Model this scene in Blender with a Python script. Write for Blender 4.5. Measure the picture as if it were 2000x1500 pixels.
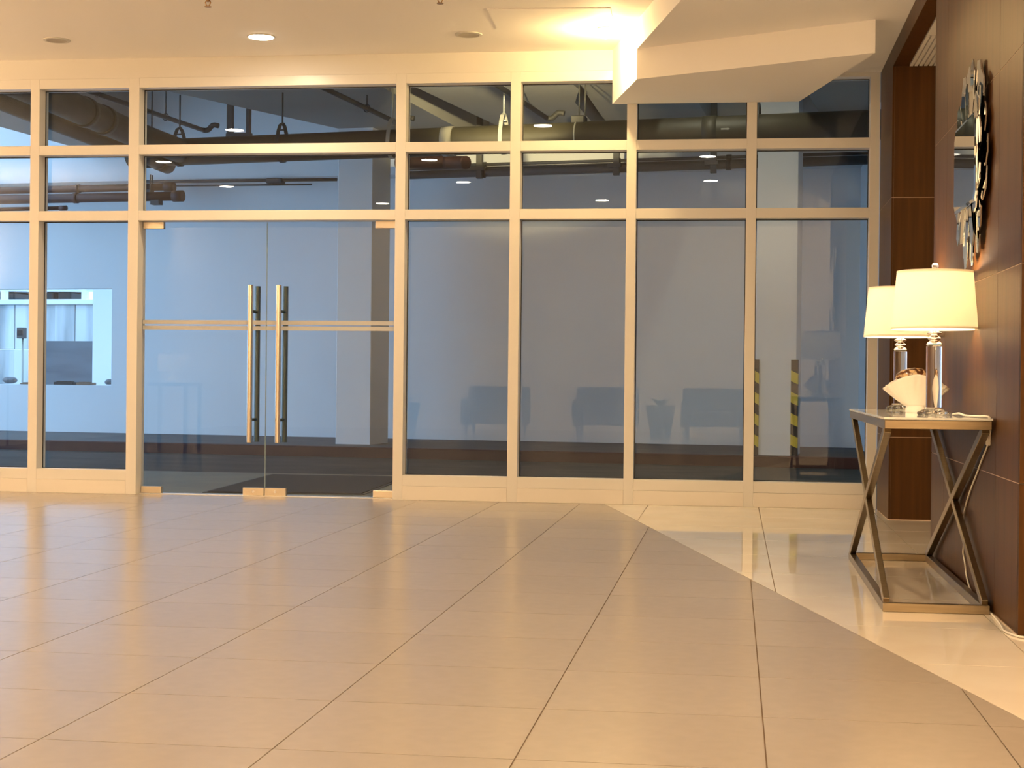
import bpy, bmesh, math, random
from mathutils import Vector, Matrix, Euler

for o in list(bpy.data.objects):
    bpy.data.objects.remove(o)
S = bpy.context.scene
COL = S.collection
random.seed(7)

# ------------------------------------------------------------------ camera
# world: front face of the glazed facade is y = 0, x runs along it, lobby is y < 0
FPX, YAW, PITCH, ROLL = 3141.0, 0.136838, -0.003067, 0.010149
CAM = Vector((0.0, -11.83, 0.914))
cd = bpy.data.cameras.new('camera')
cam = bpy.data.objects.new('camera', cd)
COL.objects.link(cam)
S.camera = cam
fw = Vector((-math.sin(YAW) * math.cos(PITCH), math.cos(YAW) * math.cos(PITCH), math.sin(PITCH)))
rt = Vector((math.cos(YAW), math.sin(YAW), 0))
up = rt.cross(fw)
r2 = rt * math.cos(ROLL) + up * math.sin(ROLL)
u2 = -rt * math.sin(ROLL) + up * math.cos(ROLL)
M = Matrix((r2, u2, -fw)).transposed().to_4x4()
M.translation = CAM
cam.matrix_world = M
cd.sensor_width = 36.0
cd.sensor_fit = 'HORIZONTAL'
cd.lens = 36.0 * FPX / 2000.0
cd.clip_end = 300

# ------------------------------------------------------------------ world, view
W = bpy.data.worlds.new('overcast_sky')
S.world = W
W.use_nodes = True
bg = W.node_tree.nodes['Background']
bg.inputs[0].default_value = (0.36, 0.64, 1.0, 1)      # even overcast daylight, seen by a tungsten white balance
bg.inputs[1].default_value = 3.4
S.view_settings.view_transform = 'Standard'
S.view_settings.look = 'None'
S.view_settings.gamma = 1
S.view_settings.use_curve_mapping = False
S.view_settings.exposure = 0.18
S.cycles.sample_clamp_indirect = 14.0

WARM = (1.0, 0.67, 0.36)
DOWNLIGHT_W = 12.5
ADDED_UPLIGHT_W = 165.0
ADDED_COVE_W = 560.0
ADDED_BATTEN_W = 45.0
LAMP_W = 16.5
CEILING_LAMP_W = 42.0
FLOOD_W = 2600.0

# ------------------------------------------------------------------ helpers
RZ = math.atan2(-0.12, 1.0)                 # the driveway outside lies 6.8 degrees off the facade
EU = Vector((math.cos(RZ), math.sin(RZ), 0))
EN = Vector((-math.sin(RZ), math.cos(RZ), 0))
LOC = {}


def tag(o, label=None, cat=None, group=None, kind=None):
    if label: o['label'] = label
    if cat: o['category'] = cat
    if group: o['group'] = group
    if kind: o['kind'] = kind
    return o


def place(o, c, parent, uv):
    c = Vector(c)
    LOC[o.name] = c
    if parent is not None:
        o.parent = parent
        o.location = c - LOC[parent.name]
    elif uv:
        o.location = EU * c.x + EN * c.y + Vector((0, 0, c.z))
        o.rotation_euler = (0, 0, RZ)
    else:
        o.location = c


def thing(name, loc, label=None, cat=None, group=None, kind=None, uv=False, parent=None):
    o = bpy.data.objects.new(name, None)
    o.empty_display_size = 0.1
    COL.objects.link(o)
    place(o, loc, parent, uv)
    return tag(o, label, cat, group, kind)


def part(name, V, F, mat, parent=None, uv=False, smooth=False, bevel=0.0, seg=2, origin=None):
    V = [Vector(v) for v in V]
    lo = Vector([min(v[i] for v in V) for i in range(3)])
    hi = Vector([max(v[i] for v in V) for i in range(3)])
    c = Vector(origin) if origin is not None else Vector(((lo.x + hi.x) / 2, (lo.y + hi.y) / 2, lo.z))
    me = bpy.data.meshes.new(name)
    me.from_pydata([tuple(v - c) for v in V], [], F)
    bm = bmesh.new()
    bm.from_mesh(me)
    bmesh.ops.recalc_face_normals(bm, faces=bm.faces)
    if bevel > 0:
        bmesh.ops.bevel(bm, geom=list(bm.edges), offset=bevel, segments=seg, affect='EDGES', clamp_overlap=True)
    bm.to_mesh(me)
    bm.free()
    if smooth:
        for p in me.polygons:
            p.use_smooth = True
    o = bpy.data.objects.new(name, me)
    COL.objects.link(o)
    me.materials.append(mat)
    place(o, c, parent, uv)
    return o


def boxgeo(x0, x1, y0, y1, z0, z1):
    V = [(x0, y0, z0), (x1, y0, z0), (x1, y1, z0), (x0, y1, z0), (x0, y0, z1), (x1, y0, z1), (x1, y1, z1), (x0, y1, z1)]
    F = [(0, 3, 2, 1), (4, 5, 6, 7), (0, 1, 5, 4), (1, 2, 6, 5), (2, 3, 7, 6), (3, 0, 4, 7)]
    return V, F


def box(name, x0, x1, y0, y1, z0, z1, mat, parent=None, uv=False, bevel=0.0, seg=1):
    V, F = boxgeo(x0, x1, y0, y1, z0, z1)
    return part(name, V, F, mat, parent, uv, bevel=bevel, seg=seg)


def boxes(name, L, mat, parent=None, uv=False, bevel=0.0):
    V, F = [], []
    for b in L:
        v, f = boxgeo(*b)
        k = len(V)
        V += v
        F += [tuple(i + k for i in q) for q in f]
    return part(name, V, F, mat, parent, uv, bevel=bevel)


def prism(name, poly, z0, z1, mat, parent=None, uv=False, bevel=0.0):
    n = len(poly)
    V = [(p[0], p[1], z0) for p in poly] + [(p[0], p[1], z1) for p in poly]
    F = [tuple(reversed(range(n))), tuple(range(n, 2 * n))]
    F += [(i, (i + 1) % n, (i + 1) % n + n, i + n) for i in range(n)]
    return part(name, V, F, mat, parent, uv, bevel=bevel, seg=1)


def lathe(name, c, prof, mat, parent=None, uv=False, n=40, smooth=True, cap=True, fn=None):
    V, F = [], []
    for r, z in prof:
        for k in range(n):
            a = 2 * math.pi * k / n
            x, y, zz = r * math.cos(a), r * math.sin(a), z
            if fn: x, y, zz = fn(x, y, zz, a)
            V.append((c[0] + x, c[1] + y, c[2] + zz))
    for i in range(len(prof) - 1):
        for k in range(n):
            F.append((i * n + k, i * n + (k + 1) % n, (i + 1) * n + (k + 1) % n, (i + 1) * n + k))
    if cap:
        F.append(tuple(reversed(range(n))))
        m = (len(prof) - 1) * n
        F.append(tuple(range(m, m + n)))
    o = part(name, V, F, mat, parent, uv)
    if smooth:
        me = o.data
        for p in me.polygons:
            p.use_smooth = len(p.vertices) == 4
        me.set_sharp_from_angle(angle=math.radians(38))
    return o


def tube(name, pts, r, mat, parent=None, uv=False, n=10, closed=False):
    pts = [Vector(p) for p in pts]
    V, F = [], []
    m = len(pts)
    prev = None
    for i, p in enumerate(pts):
        a = pts[(i - 1) % m] if (i > 0 or closed) else p
        b = pts[(i + 1) % m] if (i < m - 1 or closed) else p
        t = (b - a).normalized()
        if prev is None:
            x = t.cross(Vector((0, 0, 1)))
            if x.length < 1e-3: x = t.cross(Vector((1, 0, 0)))
        else:
            x = prev - t * prev.dot(t)
        x.normalize()
        prev = x
        y = t.cross(x)
        for k in range(n):
            q = 2 * math.pi * k / n
            V.append(p + (x * math.cos(q) + y * math.sin(q)) * r)
    for i in range(m if closed else m - 1):
        j = (i + 1) % m
        for k in range(n):
            F.append((i * n + k, i * n + (k + 1) % n, j * n + (k + 1) % n, j * n + k))
    if not closed:
        F += [tuple(reversed(range(n))), tuple(range((m - 1) * n, m * n))]
    o = part(name, V, F, mat, parent, uv)
    for q in o.data.polygons:
        q.use_smooth = len(q.vertices) == 4
    return o


def smooth_path(pts, k=6):
    pts = [Vector(p) for p in pts]
    out = []
    for i in range(len(pts) - 1):
        p0, p1, p2, p3 = pts[max(i - 1, 0)], pts[i], pts[i + 1], pts[min(i + 2, len(pts) - 1)]
        for j in range(k):
            t = j / k
            out.append(0.5 * ((2 * p1) + (-p0 + p2) * t + (2 * p0 - 5 * p1 + 4 * p2 - p3) * t * t + (-p0 + 3 * p1 - 3 * p2 + p3) * t ** 3))
    out.append(pts[-1])
    return out


def bar(name, p0, p1, wx, wt, mat, parent=None, bevel=0.002):
    """flat bar lying in a plane x = const, from p0 to p1 (y, z differ), width wx in x, thickness wt"""
    p0, p1 = Vector(p0), Vector(p1)
    d = (p1 - p0).normalized()
    n = Vector((0, -d.z, d.y))
    V = []
    for p in (p0, p1):
        for sx, sn in ((-1, -1), (1, -1), (1, 1), (-1, 1)):
            V.append(p + Vector((sx * wx / 2, 0, 0)) + n * (sn * wt / 2))
    F = [(0, 1, 2, 3), (4, 7, 6, 5), (0, 4, 5, 1), (1, 5, 6, 2), (2, 6, 7, 3), (3, 7, 4, 0)]
    return part(name, V, F, mat, parent, bevel=bevel, seg=1)


def copy_tree(o, parent=None):
    c = o.copy()
    COL.objects.link(c)
    c.parent = parent
    for ch in o.children:
        copy_tree(ch, c)
    return c


# ------------------------------------------------------------------ materials
MATS = {}


def mat(name, col, rough=0.5, metal=0.0, noise=None, bump=None, spec=0.5, rand=0.0, coat=0.0, emit=None, sss=None):
    m = bpy.data.materials.new(name)
    m.use_nodes = True
    nt = m.node_tree
    b = nt.nodes['Principled BSDF']
    b.inputs['Base Color'].default_value = (*col, 1)
    b.inputs['Roughness'].default_value = rough
    b.inputs['Metallic'].default_value = metal
    b.inputs['Specular IOR Level'].default_value = spec
    b.inputs['Coat Weight'].default_value = coat
    b.inputs['Coat Roughness'].default_value = 0.08
    if emit:
        b.inputs['Emission Color'].default_value = (*emit[0], 1)
        b.inputs['Emission Strength'].default_value = emit[1]
    src = None
    if noise:            # (colour2, scale xyz, detail, low, high)
        c2, sc, det, lo, hi = noise
        tc = nt.nodes.new('ShaderNodeTexCoord')
        mp = nt.nodes.new('ShaderNodeMapping')
        mp.inputs['Scale'].default_value = sc
        nz = nt.nodes.new('ShaderNodeTexNoise')
        nz.inputs['Scale'].default_value = 1.0
        nz.inputs['Detail'].default_value = det
        rp = nt.nodes.new('ShaderNodeValToRGB')
        rp.color_ramp.elements[0].position = lo
        rp.color_ramp.elements[1].position = hi
        rp.color_ramp.elements[0].color = (*col, 1)
        rp.color_ramp.elements[1].color = (*c2, 1)
        nt.links.new(tc.outputs['Object'], mp.inputs['Vector'])
        nt.links.new(mp.outputs[0], nz.inputs['Vector'])
        nt.links.new(nz.outputs['Fac'], rp.inputs[0])
        src = rp.outputs[0]
    if rand > 0:
        oi = nt.nodes.new('ShaderNodeObjectInfo')
        mr = nt.nodes.new('ShaderNodeMapRange')
        mr.inputs['To Min'].default_value = 1 - rand
        mr.inputs['To Max'].default_value = 1 + rand
        mx = nt.nodes.new('ShaderNodeMix')
        mx.data_type = 'RGBA'
        mx.blend_type = 'MULTIPLY'
        mx.inputs[0].default_value = 1.0
        nt.links.new(oi.outputs['Random'], mr.inputs['Value'])
        if src: nt.links.new(src, mx.inputs[6])
        else: mx.inputs[6].default_value = (*col, 1)
        cc = nt.nodes.new('ShaderNodeCombineColor')
        for i in range(3): nt.links.new(mr.outputs[0], cc.inputs[i])
        nt.links.new(cc.outputs[0], mx.inputs[7])
        src = mx.outputs[2]
    if src: nt.links.new(src, b.inputs['Base Color'])
    if bump:             # (scale, strength)
        tc = nt.nodes.new('ShaderNodeTexCoord')
        nz = nt.nodes.new('ShaderNodeTexNoise')
        nz.inputs['Scale'].default_value = bump[0]
        nz.inputs['Detail'].default_value = 4
        bp = nt.nodes.new('ShaderNodeBump')
        bp.inputs['Strength'].default_value = bump[1]
        bp.inputs['Distance'].default_value = 0.01
        nt.links.new(tc.outputs['Object'], nz.inputs['Vector'])
        nt.links.new(nz.outputs['Fac'], bp.inputs['Height'])
        nt.links.new(bp.outputs[0], b.inputs['Normal'])
    MATS[name] = m
    return m


def glass_pane(name, tint):
    """flat sheet glass: what is behind it, tinted, plus a mirror reflection that grows with the angle"""
    m = bpy.data.materials.new(name)
    m.use_nodes = True
    nt = m.node_tree
    nt.nodes.remove(nt.nodes['Principled BSDF'])
    out = nt.nodes['Material Output']
    lw = nt.nodes.new('ShaderNodeLayerWeight')
    p5 = nt.nodes.new('ShaderNodeMath'); p5.operation = 'POWER'; p5.inputs[1].default_value = 5
    ma = nt.nodes.new('ShaderNodeMath'); ma.operation = 'MULTIPLY_ADD'
    ma.inputs[1].default_value = 0.95; ma.inputs[2].default_value = 0.024
    tr = nt.nodes.new('ShaderNodeBsdfTransparent'); tr.inputs[0].default_value = (*tint, 1)
    gl = nt.nodes.new('ShaderNodeBsdfGlossy'); gl.inputs['Roughness'].default_value = 0.0
    gl.inputs['Color'].default_value = (0.95, 0.97, 1, 1)
    mx = nt.nodes.new('ShaderNodeMixShader')
    nt.links.new(lw.outputs['Facing'], p5.inputs[0])
    nt.links.new(p5.outputs[0], ma.inputs[0])
    nt.links.new(ma.outputs[0], mx.inputs[0])
    nt.links.new(tr.outputs[0], mx.inputs[1])
    nt.links.new(gl.outputs[0], mx.inputs[2])
    nt.links.new(mx.outputs[0], out.inputs[0])
    return m


def solid_glass(name, col, ior=1.5, rough=0.0):
    m = bpy.data.materials.new(name)
    m.use_nodes = True
    nt = m.node_tree
    b = nt.nodes['Principled BSDF']
    b.inputs['Base Color'].default_value = (*col, 1)
    b.inputs['Transmission Weight'].default_value = 1
    b.inputs['Roughness'].default_value = rough
    b.inputs['IOR'].default_value = ior
    return m


def shade_fabric(name):
    m = bpy.data.materials.new(name)
    m.use_nodes = True
    nt = m.node_tree
    nt.nodes.remove(nt.nodes['Principled BSDF'])
    out = nt.nodes['Material Output']
    df = nt.nodes.new('ShaderNodeBsdfDiffuse'); df.inputs[0].default_value = (0.85, 0.82, 0.76, 1)
    tl = nt.nodes.new('ShaderNodeBsdfTranslucent'); tl.inputs[0].default_value = (0.85, 0.80, 0.70, 1)
    mx = nt.nodes.new('ShaderNodeMixShader'); mx.inputs[0].default_value = 0.45
    nt.links.new(df.outputs[0], mx.inputs[1])
    nt.links.new(tl.outputs[0], mx.inputs[2])
    nt.links.new(mx.outputs[0], out.inputs[0])
    return m


def film(name):
    m = bpy.data.materials.new(name)
    m.use_nodes = True
    nt = m.node_tree
    nt.nodes.remove(nt.nodes['Principled BSDF'])
    out = nt.nodes['Material Output']
    df = nt.nodes.new('ShaderNodeBsdfDiffuse'); df.inputs[0].default_value = (0.75, 0.74, 0.70, 1)
    tl = nt.nodes.new('ShaderNodeBsdfTranslucent'); tl.inputs[0].default_value = (0.7, 0.7, 0.7, 1)
    mx = nt.nodes.new('ShaderNodeMixShader'); mx.inputs[0].default_value = 0.35
    nt.links.new(df.outputs[0], mx.inputs[1])
    nt.links.new(tl.outputs[0], mx.inputs[2])
    nt.links.new(mx.outputs[0], out.inputs[0])
    return m


m_frame = mat('white_powder_coat', (0.74, 0.72, 0.68), 0.32)
m_ceil = mat('ceiling_paint', (0.89, 0.86, 0.82), 0.75, bump=(60, 0.03))
m_head = mat('header_paint', (0.72, 0.70, 0.66), 0.6, bump=(60, 0.03))
m_wallp = mat('wall_paint', (0.76, 0.72, 0.66), 0.7)
m_plinth = mat('skirting_tile', (0.78, 0.74, 0.68), 0.25)
m_tile = mat('matte_porcelain', (0.355, 0.312, 0.268), 0.23, noise=((0.342, 0.300, 0.257), (18, 18, 18), 4, 0.35, 0.65), rand=0.025, spec=0.7)
m_polish = mat('polished_porcelain', (0.76, 0.71, 0.61), 0.03, noise=((0.73, 0.67, 0.57), (3, 3, 3), 3, 0.4, 0.6), spec=0.6)
m_grout = mat('dark_grout', (0.20, 0.14, 0.09), 0.9)
m_wood = mat('dark_walnut_laminate', (0.078, 0.031, 0.008), 0.40, noise=((0.040, 0.016, 0.004), (26, 26, 1.2), 5, 0.30, 0.72), rand=0.05, spec=0.22)
m_wood.node_tree.nodes['Principled BSDF'].inputs['Specular Tint'].default_value = (1.0, 0.74, 0.50, 1)
m_joint = mat('panel_joint', (0.55, 0.42, 0.30), 0.6)
m_glass = glass_pane('sheet_glass', (0.95, 0.965, 0.965))
m_glass_edge = mat('glass_edge', (0.45, 0.56, 0.58), 0.1)
m_steel = mat('brushed_stainless', (0.72, 0.66, 0.58), 0.22, 1.0)
m_dsteel = mat('dark_steel', (0.10, 0.13, 0.13), 0.35, 0.9)  # darker steel for the outer pull bars and all standoffs
m_satin = mat('satin_steel_patch', (0.72, 0.64, 0.52), 0.32, 1.0)
m_film = film('frosted_film')
m_champ = mat('champagne_metal', (0.33, 0.265, 0.175), 0.30, 0.95, noise=((0.29, 0.23, 0.15), (4, 90, 90), 2, 0.4, 0.6))
m_top = solid_glass('tabletop_glass', (0.93, 1.0, 0.97), 1.5)
m_topw = mat('white_backed_glass', (0.74, 0.76, 0.72), 0.04, spec=0.7)
m_crystal = solid_glass('clear_crystal', (1.0, 0.99, 0.98), 1.5)
m_chrome = mat('polished_chrome', (0.86, 0.84, 0.82), 0.07, 1.0)
m_shade = shade_fabric('linen_shade')
m_bulb = mat('lit_bulb', (1, 0.9, 0.7), 0.4, emit=((1.0, 0.72, 0.40), 60))
m_shell = mat('white_glazed_ceramic', (0.82, 0.76, 0.68), 0.35)
m_cowrie = mat('spotted_seashell', (0.10, 0.035, 0.012), 0.08, noise=((0.62, 0.42, 0.22), (38, 38, 38), 1, 0.52, 0.60), coat=0.6)
m_cord = mat('white_cord', (0.72, 0.68, 0.60), 0.45)
m_dcord = mat('dark_cord', (0.03, 0.02, 0.015), 0.5)
m_mirror = mat('mirror_glass', (0.80, 0.83, 0.83), 0.015, 1.0)
m_medge = mat('mirror_edge', (0.30, 0.36, 0.34), 0.15)
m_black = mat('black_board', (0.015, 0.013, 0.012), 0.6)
m_ring = mat('downlight_ring', (0.62, 0.60, 0.56), 0.4)
m_dish = mat('downlight_reflector', (0.42, 0.38, 0.32), 0.35)
m_lens = mat('lit_diffuser', (1, 1, 1), 0.5, emit=((1.0, 0.86, 0.66), 90))
m_globe = mat('lit_globe', (1, 1, 1), 0.5, emit=((1.0, 0.80, 0.50), 30))
m_brass = mat('sprinkler_brass', (0.42, 0.26, 0.12), 0.3, 1.0)
m_slat = mat('slatted_ceiling_white', (0.70, 0.66, 0.60), 0.6)

m_ewall = mat('outside_wall_paint', (0.72, 0.73, 0.74), 0.8, noise=((0.67, 0.68, 0.70), (0.6, 0.6, 0.6), 4, 0.35, 0.7), bump=(20, 0.05))
m_eceil = mat('outside_soffit_concrete', (0.36, 0.35, 0.32), 0.9, noise=((0.32, 0.31, 0.285), (0.8, 0.8, 0.8), 4, 0.35, 0.7))
m_asph = mat('driveway_concrete', (0.055, 0.058, 0.055), 0.8, noise=((0.036, 0.040, 0.042), (1.6, 2.6, 1), 5, 0.35, 0.65), bump=(80, 0.1), spec=0.12)
m_apron = mat('entrance_apron_tile', (0.15, 0.145, 0.11), 0.7, noise=((0.13, 0.125, 0.10), (3, 3, 3), 3, 0.4, 0.6))
m_kface = mat('dark_red_kerb_paint', (0.042, 0.012, 0.010), 0.7)
m_ktop = mat('kerb_concrete', (0.10, 0.10, 0.10), 0.85, noise=((0.07, 0.07, 0.07), (2, 2, 2), 5, 0.3, 0.7))
m_mat = mat('black_rubber_mat', (0.006, 0.006, 0.005), 0.95, bump=(300, 0.4))
m_pipe = mat('grey_drain_pipe', (0.040, 0.035, 0.021), 0.55, noise=((0.028, 0.025, 0.015), (2, 6, 6), 3, 0.4, 0.6))
m_coup = mat('pipe_coupling', (0.26, 0.25, 0.22), 0.5)
m_iron = mat('black_iron', (0.03, 0.03, 0.03), 0.6)
m_galv = mat('galvanised_hanger', (0.40, 0.40, 0.37), 0.45, 0.4)
m_red = mat('red_oxide_pipe', (0.042, 0.013, 0.012), 0.6)
m_gpipe = mat('dull_grey_pipe', (0.085, 0.085, 0.085), 0.6)
m_yel = mat('guard_yellow', (0.62, 0.48, 0.06), 0.5)
m_blk = mat('guard_black', (0.02, 0.02, 0.02), 0.5)
m_ret = mat('streaked_concrete', (0.72, 0.73, 0.73), 0.9, noise=((0.30, 0.32, 0.33), (2.6, 2.6, 0.35), 6, 0.45, 0.72))
m_white = mat('outdoor_white', (0.85, 0.85, 0.85), 0.6)
m_ground = mat('outdoor_ground', (0.38, 0.38, 0.37), 0.9)
m_rock = mat('grey_rubble', (0.20, 0.20, 0.21), 0.9, bump=(12, 0.6))
m_plank = mat('weathered_wood', (0.20, 0.13, 0.09), 0.8)
m_uph = mat('grey_upholstery', (0.10, 0.10, 0.11), 0.9)
m_leg = mat('dark_wood_leg', (0.05, 0.03, 0.02), 0.4)
m_leaf = mat('leaf_green', (0.05, 0.11, 0.03), 0.5)
m_pot = mat('planter_glaze', (0.16, 0.15, 0.14), 0.4)


def area_lamp(name, parent, local, power, radius, col=WARM, spread=math.radians(160)):
    l = bpy.data.lights.new(name, 'AREA')
    l.shape = 'DISK'
    l.size = radius * 2
    l.energy = power
    l.color = col
    l.spread = spread
    o = bpy.data.objects.new(name, l)
    COL.objects.link(o)
    o.parent = parent
    o.location = local
    return o


def point_lamp(name, parent, local, power, radius, col=WARM):
    l = bpy.data.lights.new(name, 'POINT')
    l.energy = power
    l.color = col
    l.shadow_soft_size = radius
    o = bpy.data.objects.new(name, l)
    COL.objects.link(o)
    o.parent = parent
    o.location = local
    return o


# ------------------------------------------------------------------ lobby shell
HC, HL, HB = 3.345, 3.15, 2.945           # main ceiling, lowered ceiling, bulkhead underside
XR, XL, YB = 1.03, -9.2, -16.5


def edge_x(y):                            # the diagonal that bounds polished floor and lowered ceiling
    return -0.925 - 0.2358 * (y + 0.024)


def clip(poly, keep_right):
    """cut a polygon by the diagonal x = edge_x(y)"""
    out = []
    f = lambda p: (p[0] - edge_x(p[1])) * (1 if keep_right else -1)
    for i in range(len(poly)):
        a, b = poly[i], poly[(i + 1) % len(poly)]
        fa, fb = f(a), f(b)
        if fa >= 0: out.append(a)
        if fa * fb < 0:
            t = fa / (fa - fb)
            out.append((a[0] + (b[0] - a[0]) * t, a[1] + (b[1] - a[1]) * t))
    return out


def in_view(x, y, z, mx=1.06):
    d = Vector((x, y, z)) - CAM
    w = d.dot(fw)
    if w < 0.5: return False
    return abs(FPX * d.dot(r2) / w) < 1000 * mx and abs(FPX * d.dot(u2) / w) < 750 * mx


floor = box('floor', XL, 3.6, YB, 0.2, -0.2, -0.004, m_grout)
tag(floor, 'lobby floor of beige tiles with a polished cream corner under the console', 'floor', kind='structure')
G = 0.002


def lay(x0, dx, y0, dy, keep_right, m, name, xs, ys):
    VV, FF = [], []
    cache = {}
    for i in range(*xs):
        for j in range(*ys):
            xa, xb = x0 + dx * i + G, x0 + dx * (i + 1) - G
            ya, yb = y0 + dy * j + G, y0 + dy * (j + 1) - G
            xa, xb, ya, yb = max(xa, XL), min(xb, 3.6), max(ya, YB), min(yb, 0.19)
            if xb - xa < 0.02 or yb - ya < 0.02: continue
            full = [(xa, ya), (xb, ya), (xb, yb), (xa, yb)]
            p = clip(full, keep_right)
            # set back 2 mm from the diagonal joint
            p = [(q[0] + (0.002 if keep_right else -0.002), q[1]) if abs(q[0] - edge_x(q[1])) < 1e-5 else q for q in p]
            if len(p) < 3: continue
            ar = 0.5 * abs(sum(p[k][0] * p[(k + 1) % len(p)][1] - p[(k + 1) % len(p)][0] * p[k][1] for k in range(len(p))))
            if ar < 0.002: continue
            vis = any(in_view(q[0], q[1], 0) for q in p + [((xa + xb) / 2, (ya + yb) / 2)])
            if vis:
                whole = len(p) == 4 and abs(ar - (dx - 2 * G) * (dy - 2 * G)) < 1e-4
                if whole and 'me' in cache:
                    o = bpy.data.objects.new(name, cache['me'])
                    COL.objects.link(o)
                    place(o, ((xa + xb) / 2, (ya + yb) / 2, -0.008), floor, False)
                else:
                    o = prism(name, p, -0.008, 0.0, m, floor)
                    if whole: cache['me'] = o.data
            else:
                k = len(VV)
                n = len(p)
                VV += [(q[0], q[1], -0.008) for q in p] + [(q[0], q[1], 0.0) for q in p]
                FF += [tuple(range(k + n, k + 2 * n))] + [(k + a, k + (a + 1) % n, k + (a + 1) % n + n, k + a + n) for a in range(n)]
    if VV:
        o = part(name + '_field', VV, FF, m, floor)
        tag(o, kind='stuff')


lay(-0.512, 0.6, -7.40, 0.6, False, m_tile, 'matte_tile', (-16, 8), (-16, 14))
lay(-0.61, 0.8, -0.86, 0.8, True, m_polish, 'polished_tile', (-2, 7), (-20, 3))

ceiling = boxes('ceiling', [(XL, 3.6, -13.4, 0.25, HC, 4.0), (XL, 3.6, YB, -13.4, 4.0, 4.2)], m_ceil)  # rear part stepped up to hide the added wall-wash strip
tag(ceiling, 'flat warm white plaster lobby ceiling with a lowered corner', 'ceiling', kind='structure')
prism('lowered_ceiling', [(-0.905, 0.0), (XR + 0.11, 0.0), (XR + 0.11, -8.29)], HL, HC + 0.02, m_ceil, ceiling)
prism('bulkhead', [(-0.905, 0.0), (-0.667, -0.965), (0.843, -1.715), (0.448, 0.0)], HB, HL + 0.01, m_ceil, ceiling)
hatch = [(-1.63, -1.383), (-0.82, -1.33), (-0.84, -0.74), (-1.65, -0.782)]
prism('access_hatch', hatch, HC - 0.004, HC + 0.01, m_ceil, ceiling)

w = boxes('wall_front', [(XL, 3.6, 0.0, 0.25, 3.195, 5.5), (XL, -7.95, 0.0, 0.25, 0, 3.195)], m_head)
tag(w, 'cream plaster header band above the glazed facade', 'wall', kind='structure')
w = box('wall_back', XL - 0.2, 3.8, YB - 0.2, YB, 0, 4.2, m_wallp)
tag(w, 'plain warm lobby wall behind the viewer', 'wall', kind='structure')
w = box('wall_left', XL - 0.2, XL, YB, 0.25, 0, 4.2, m_wallp)
tag(w, 'plain warm lobby wall beyond the left edge', 'wall', kind='structure')
w = box('wall_side', 3.6, 3.8, YB, 0.25, 0, 4.2, m_wallp)
tag(w, 'plain wall closing the alcove behind the wood partition', 'wall', kind='structure')

# wood partition with its cladding boards
wr = box('wall_right', XR + 0.0015, 1.42, -5.79, -3.21, 0, HC, m_joint)
tag(wr, 'dark walnut partition wall carrying the mirror beside the console', 'wall', kind='structure')
zs = [0.004, 0.553, 1.353, 2.15, HC]
ys = [-5.8, -5.27, -3.69, -3.2]
for i in range(len(ys) - 1):
    for j in range(len(zs) - 1):
        box('wood_panel', XR, XR + 0.014, ys[i] + 0.0015, ys[i + 1] - 0.0015, zs[j] + 0.0018, zs[j + 1] - 0.0018, m_wood, wr)
for j in range(len(zs) - 1):
    box('wood_panel', XR, 1.43, -5.812, -5.79, zs[j] + 0.0018, zs[j + 1] - 0.0018, m_wood, wr)
    box('wood_panel', XR, 1.43, -3.21, -3.195, zs[j] + 0.0018, zs[j + 1] - 0.0018, m_wood, wr)
# alcove end wall beside the facade
wa = box('wall_alcove', XR + 0.0015, 3.6, -0.8685, 0.0, 0, HC, m_joint)
tag(wa, 'dark walnut return wall closing the alcove next to the glazing', 'wall', kind='structure')
for j in range(len(zs) - 1):
    box('wood_panel', XR, XR + 0.014, -0.870, -0.002, zs[j] + 0.0018, zs[j + 1] - 0.0018, m_wood, wa)
    for xa, xb in ((XR + 0.0145, 1.75), (1.753, 2.6), (2.603, 3.59)):
        box('wood_panel', xa, xb, -0.870, -0.857, zs[j] + 0.0018, zs[j + 1] - 0.0018, m_wood, wa)
tr = box('trim_1', XR, XR + 0.10, -3.195, -0.872, 3.02, HC, m_wood)
tag(tr, 'dark walnut beam over the alcove opening', 'beam', kind='structure')
al = box('ceiling_alcove', XR + 0.101, 3.59, -3.19, -0.872, 3.035, 3.3, m_slat)
tag(al, 'white ribbed ceiling of the alcove', 'ceiling', kind='structure')
for k in range(18):
    x = XR + 0.108 + k * 0.031
    box('slat', x, x + 0.022, -1.80, -0.874, 3.02, 3.036, m_slat, al)
for k in range(10):
    x = XR + 0.108 + k * 0.058
    box('slat', x, x + 0.05, -3.18, -1.83, 3.022, 3.036, m_slat, al)

# ------------------------------------------------------------------ glazed facade
Z_T1, Z_T2, Z_BR, Z_PL = (2.608, 2.681), (2.102, 2.176), (0.105, 0.185), 0.105
Y0, Y1, YG = 0.0, 0.165, 0.118
mull = [(-7.95, -7.875), (-7.08, -7.005), (-6.283, -6.208), (-5.413, -5.34), (-4.618, -4.536), (-2.527, -2.452), (-1.66, -1.584),
        (-0.795, -0.723), (0.078, 0.150), (0.956, 1.026)]
names = ['far left bay beyond the frame edge', 'left bay beyond the frame edge', 'bay cut by the left edge of the photo',
         'narrow bay just left of the glass doors', 'wide transom bay over the glass doors', 'first tall bay right of the glass doors',
         'second tall bay right of the glass doors', 'third tall bay right of the doors, under the bulkhead', 'rightmost tall bay beside the wood wall']


def pane(parent, x0, x1, z0, z1, y=YG, t=0.008):
    return box('pane', x0, x1, y - t / 2, y + t / 2, z0, z1, m_glass, parent)


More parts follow.
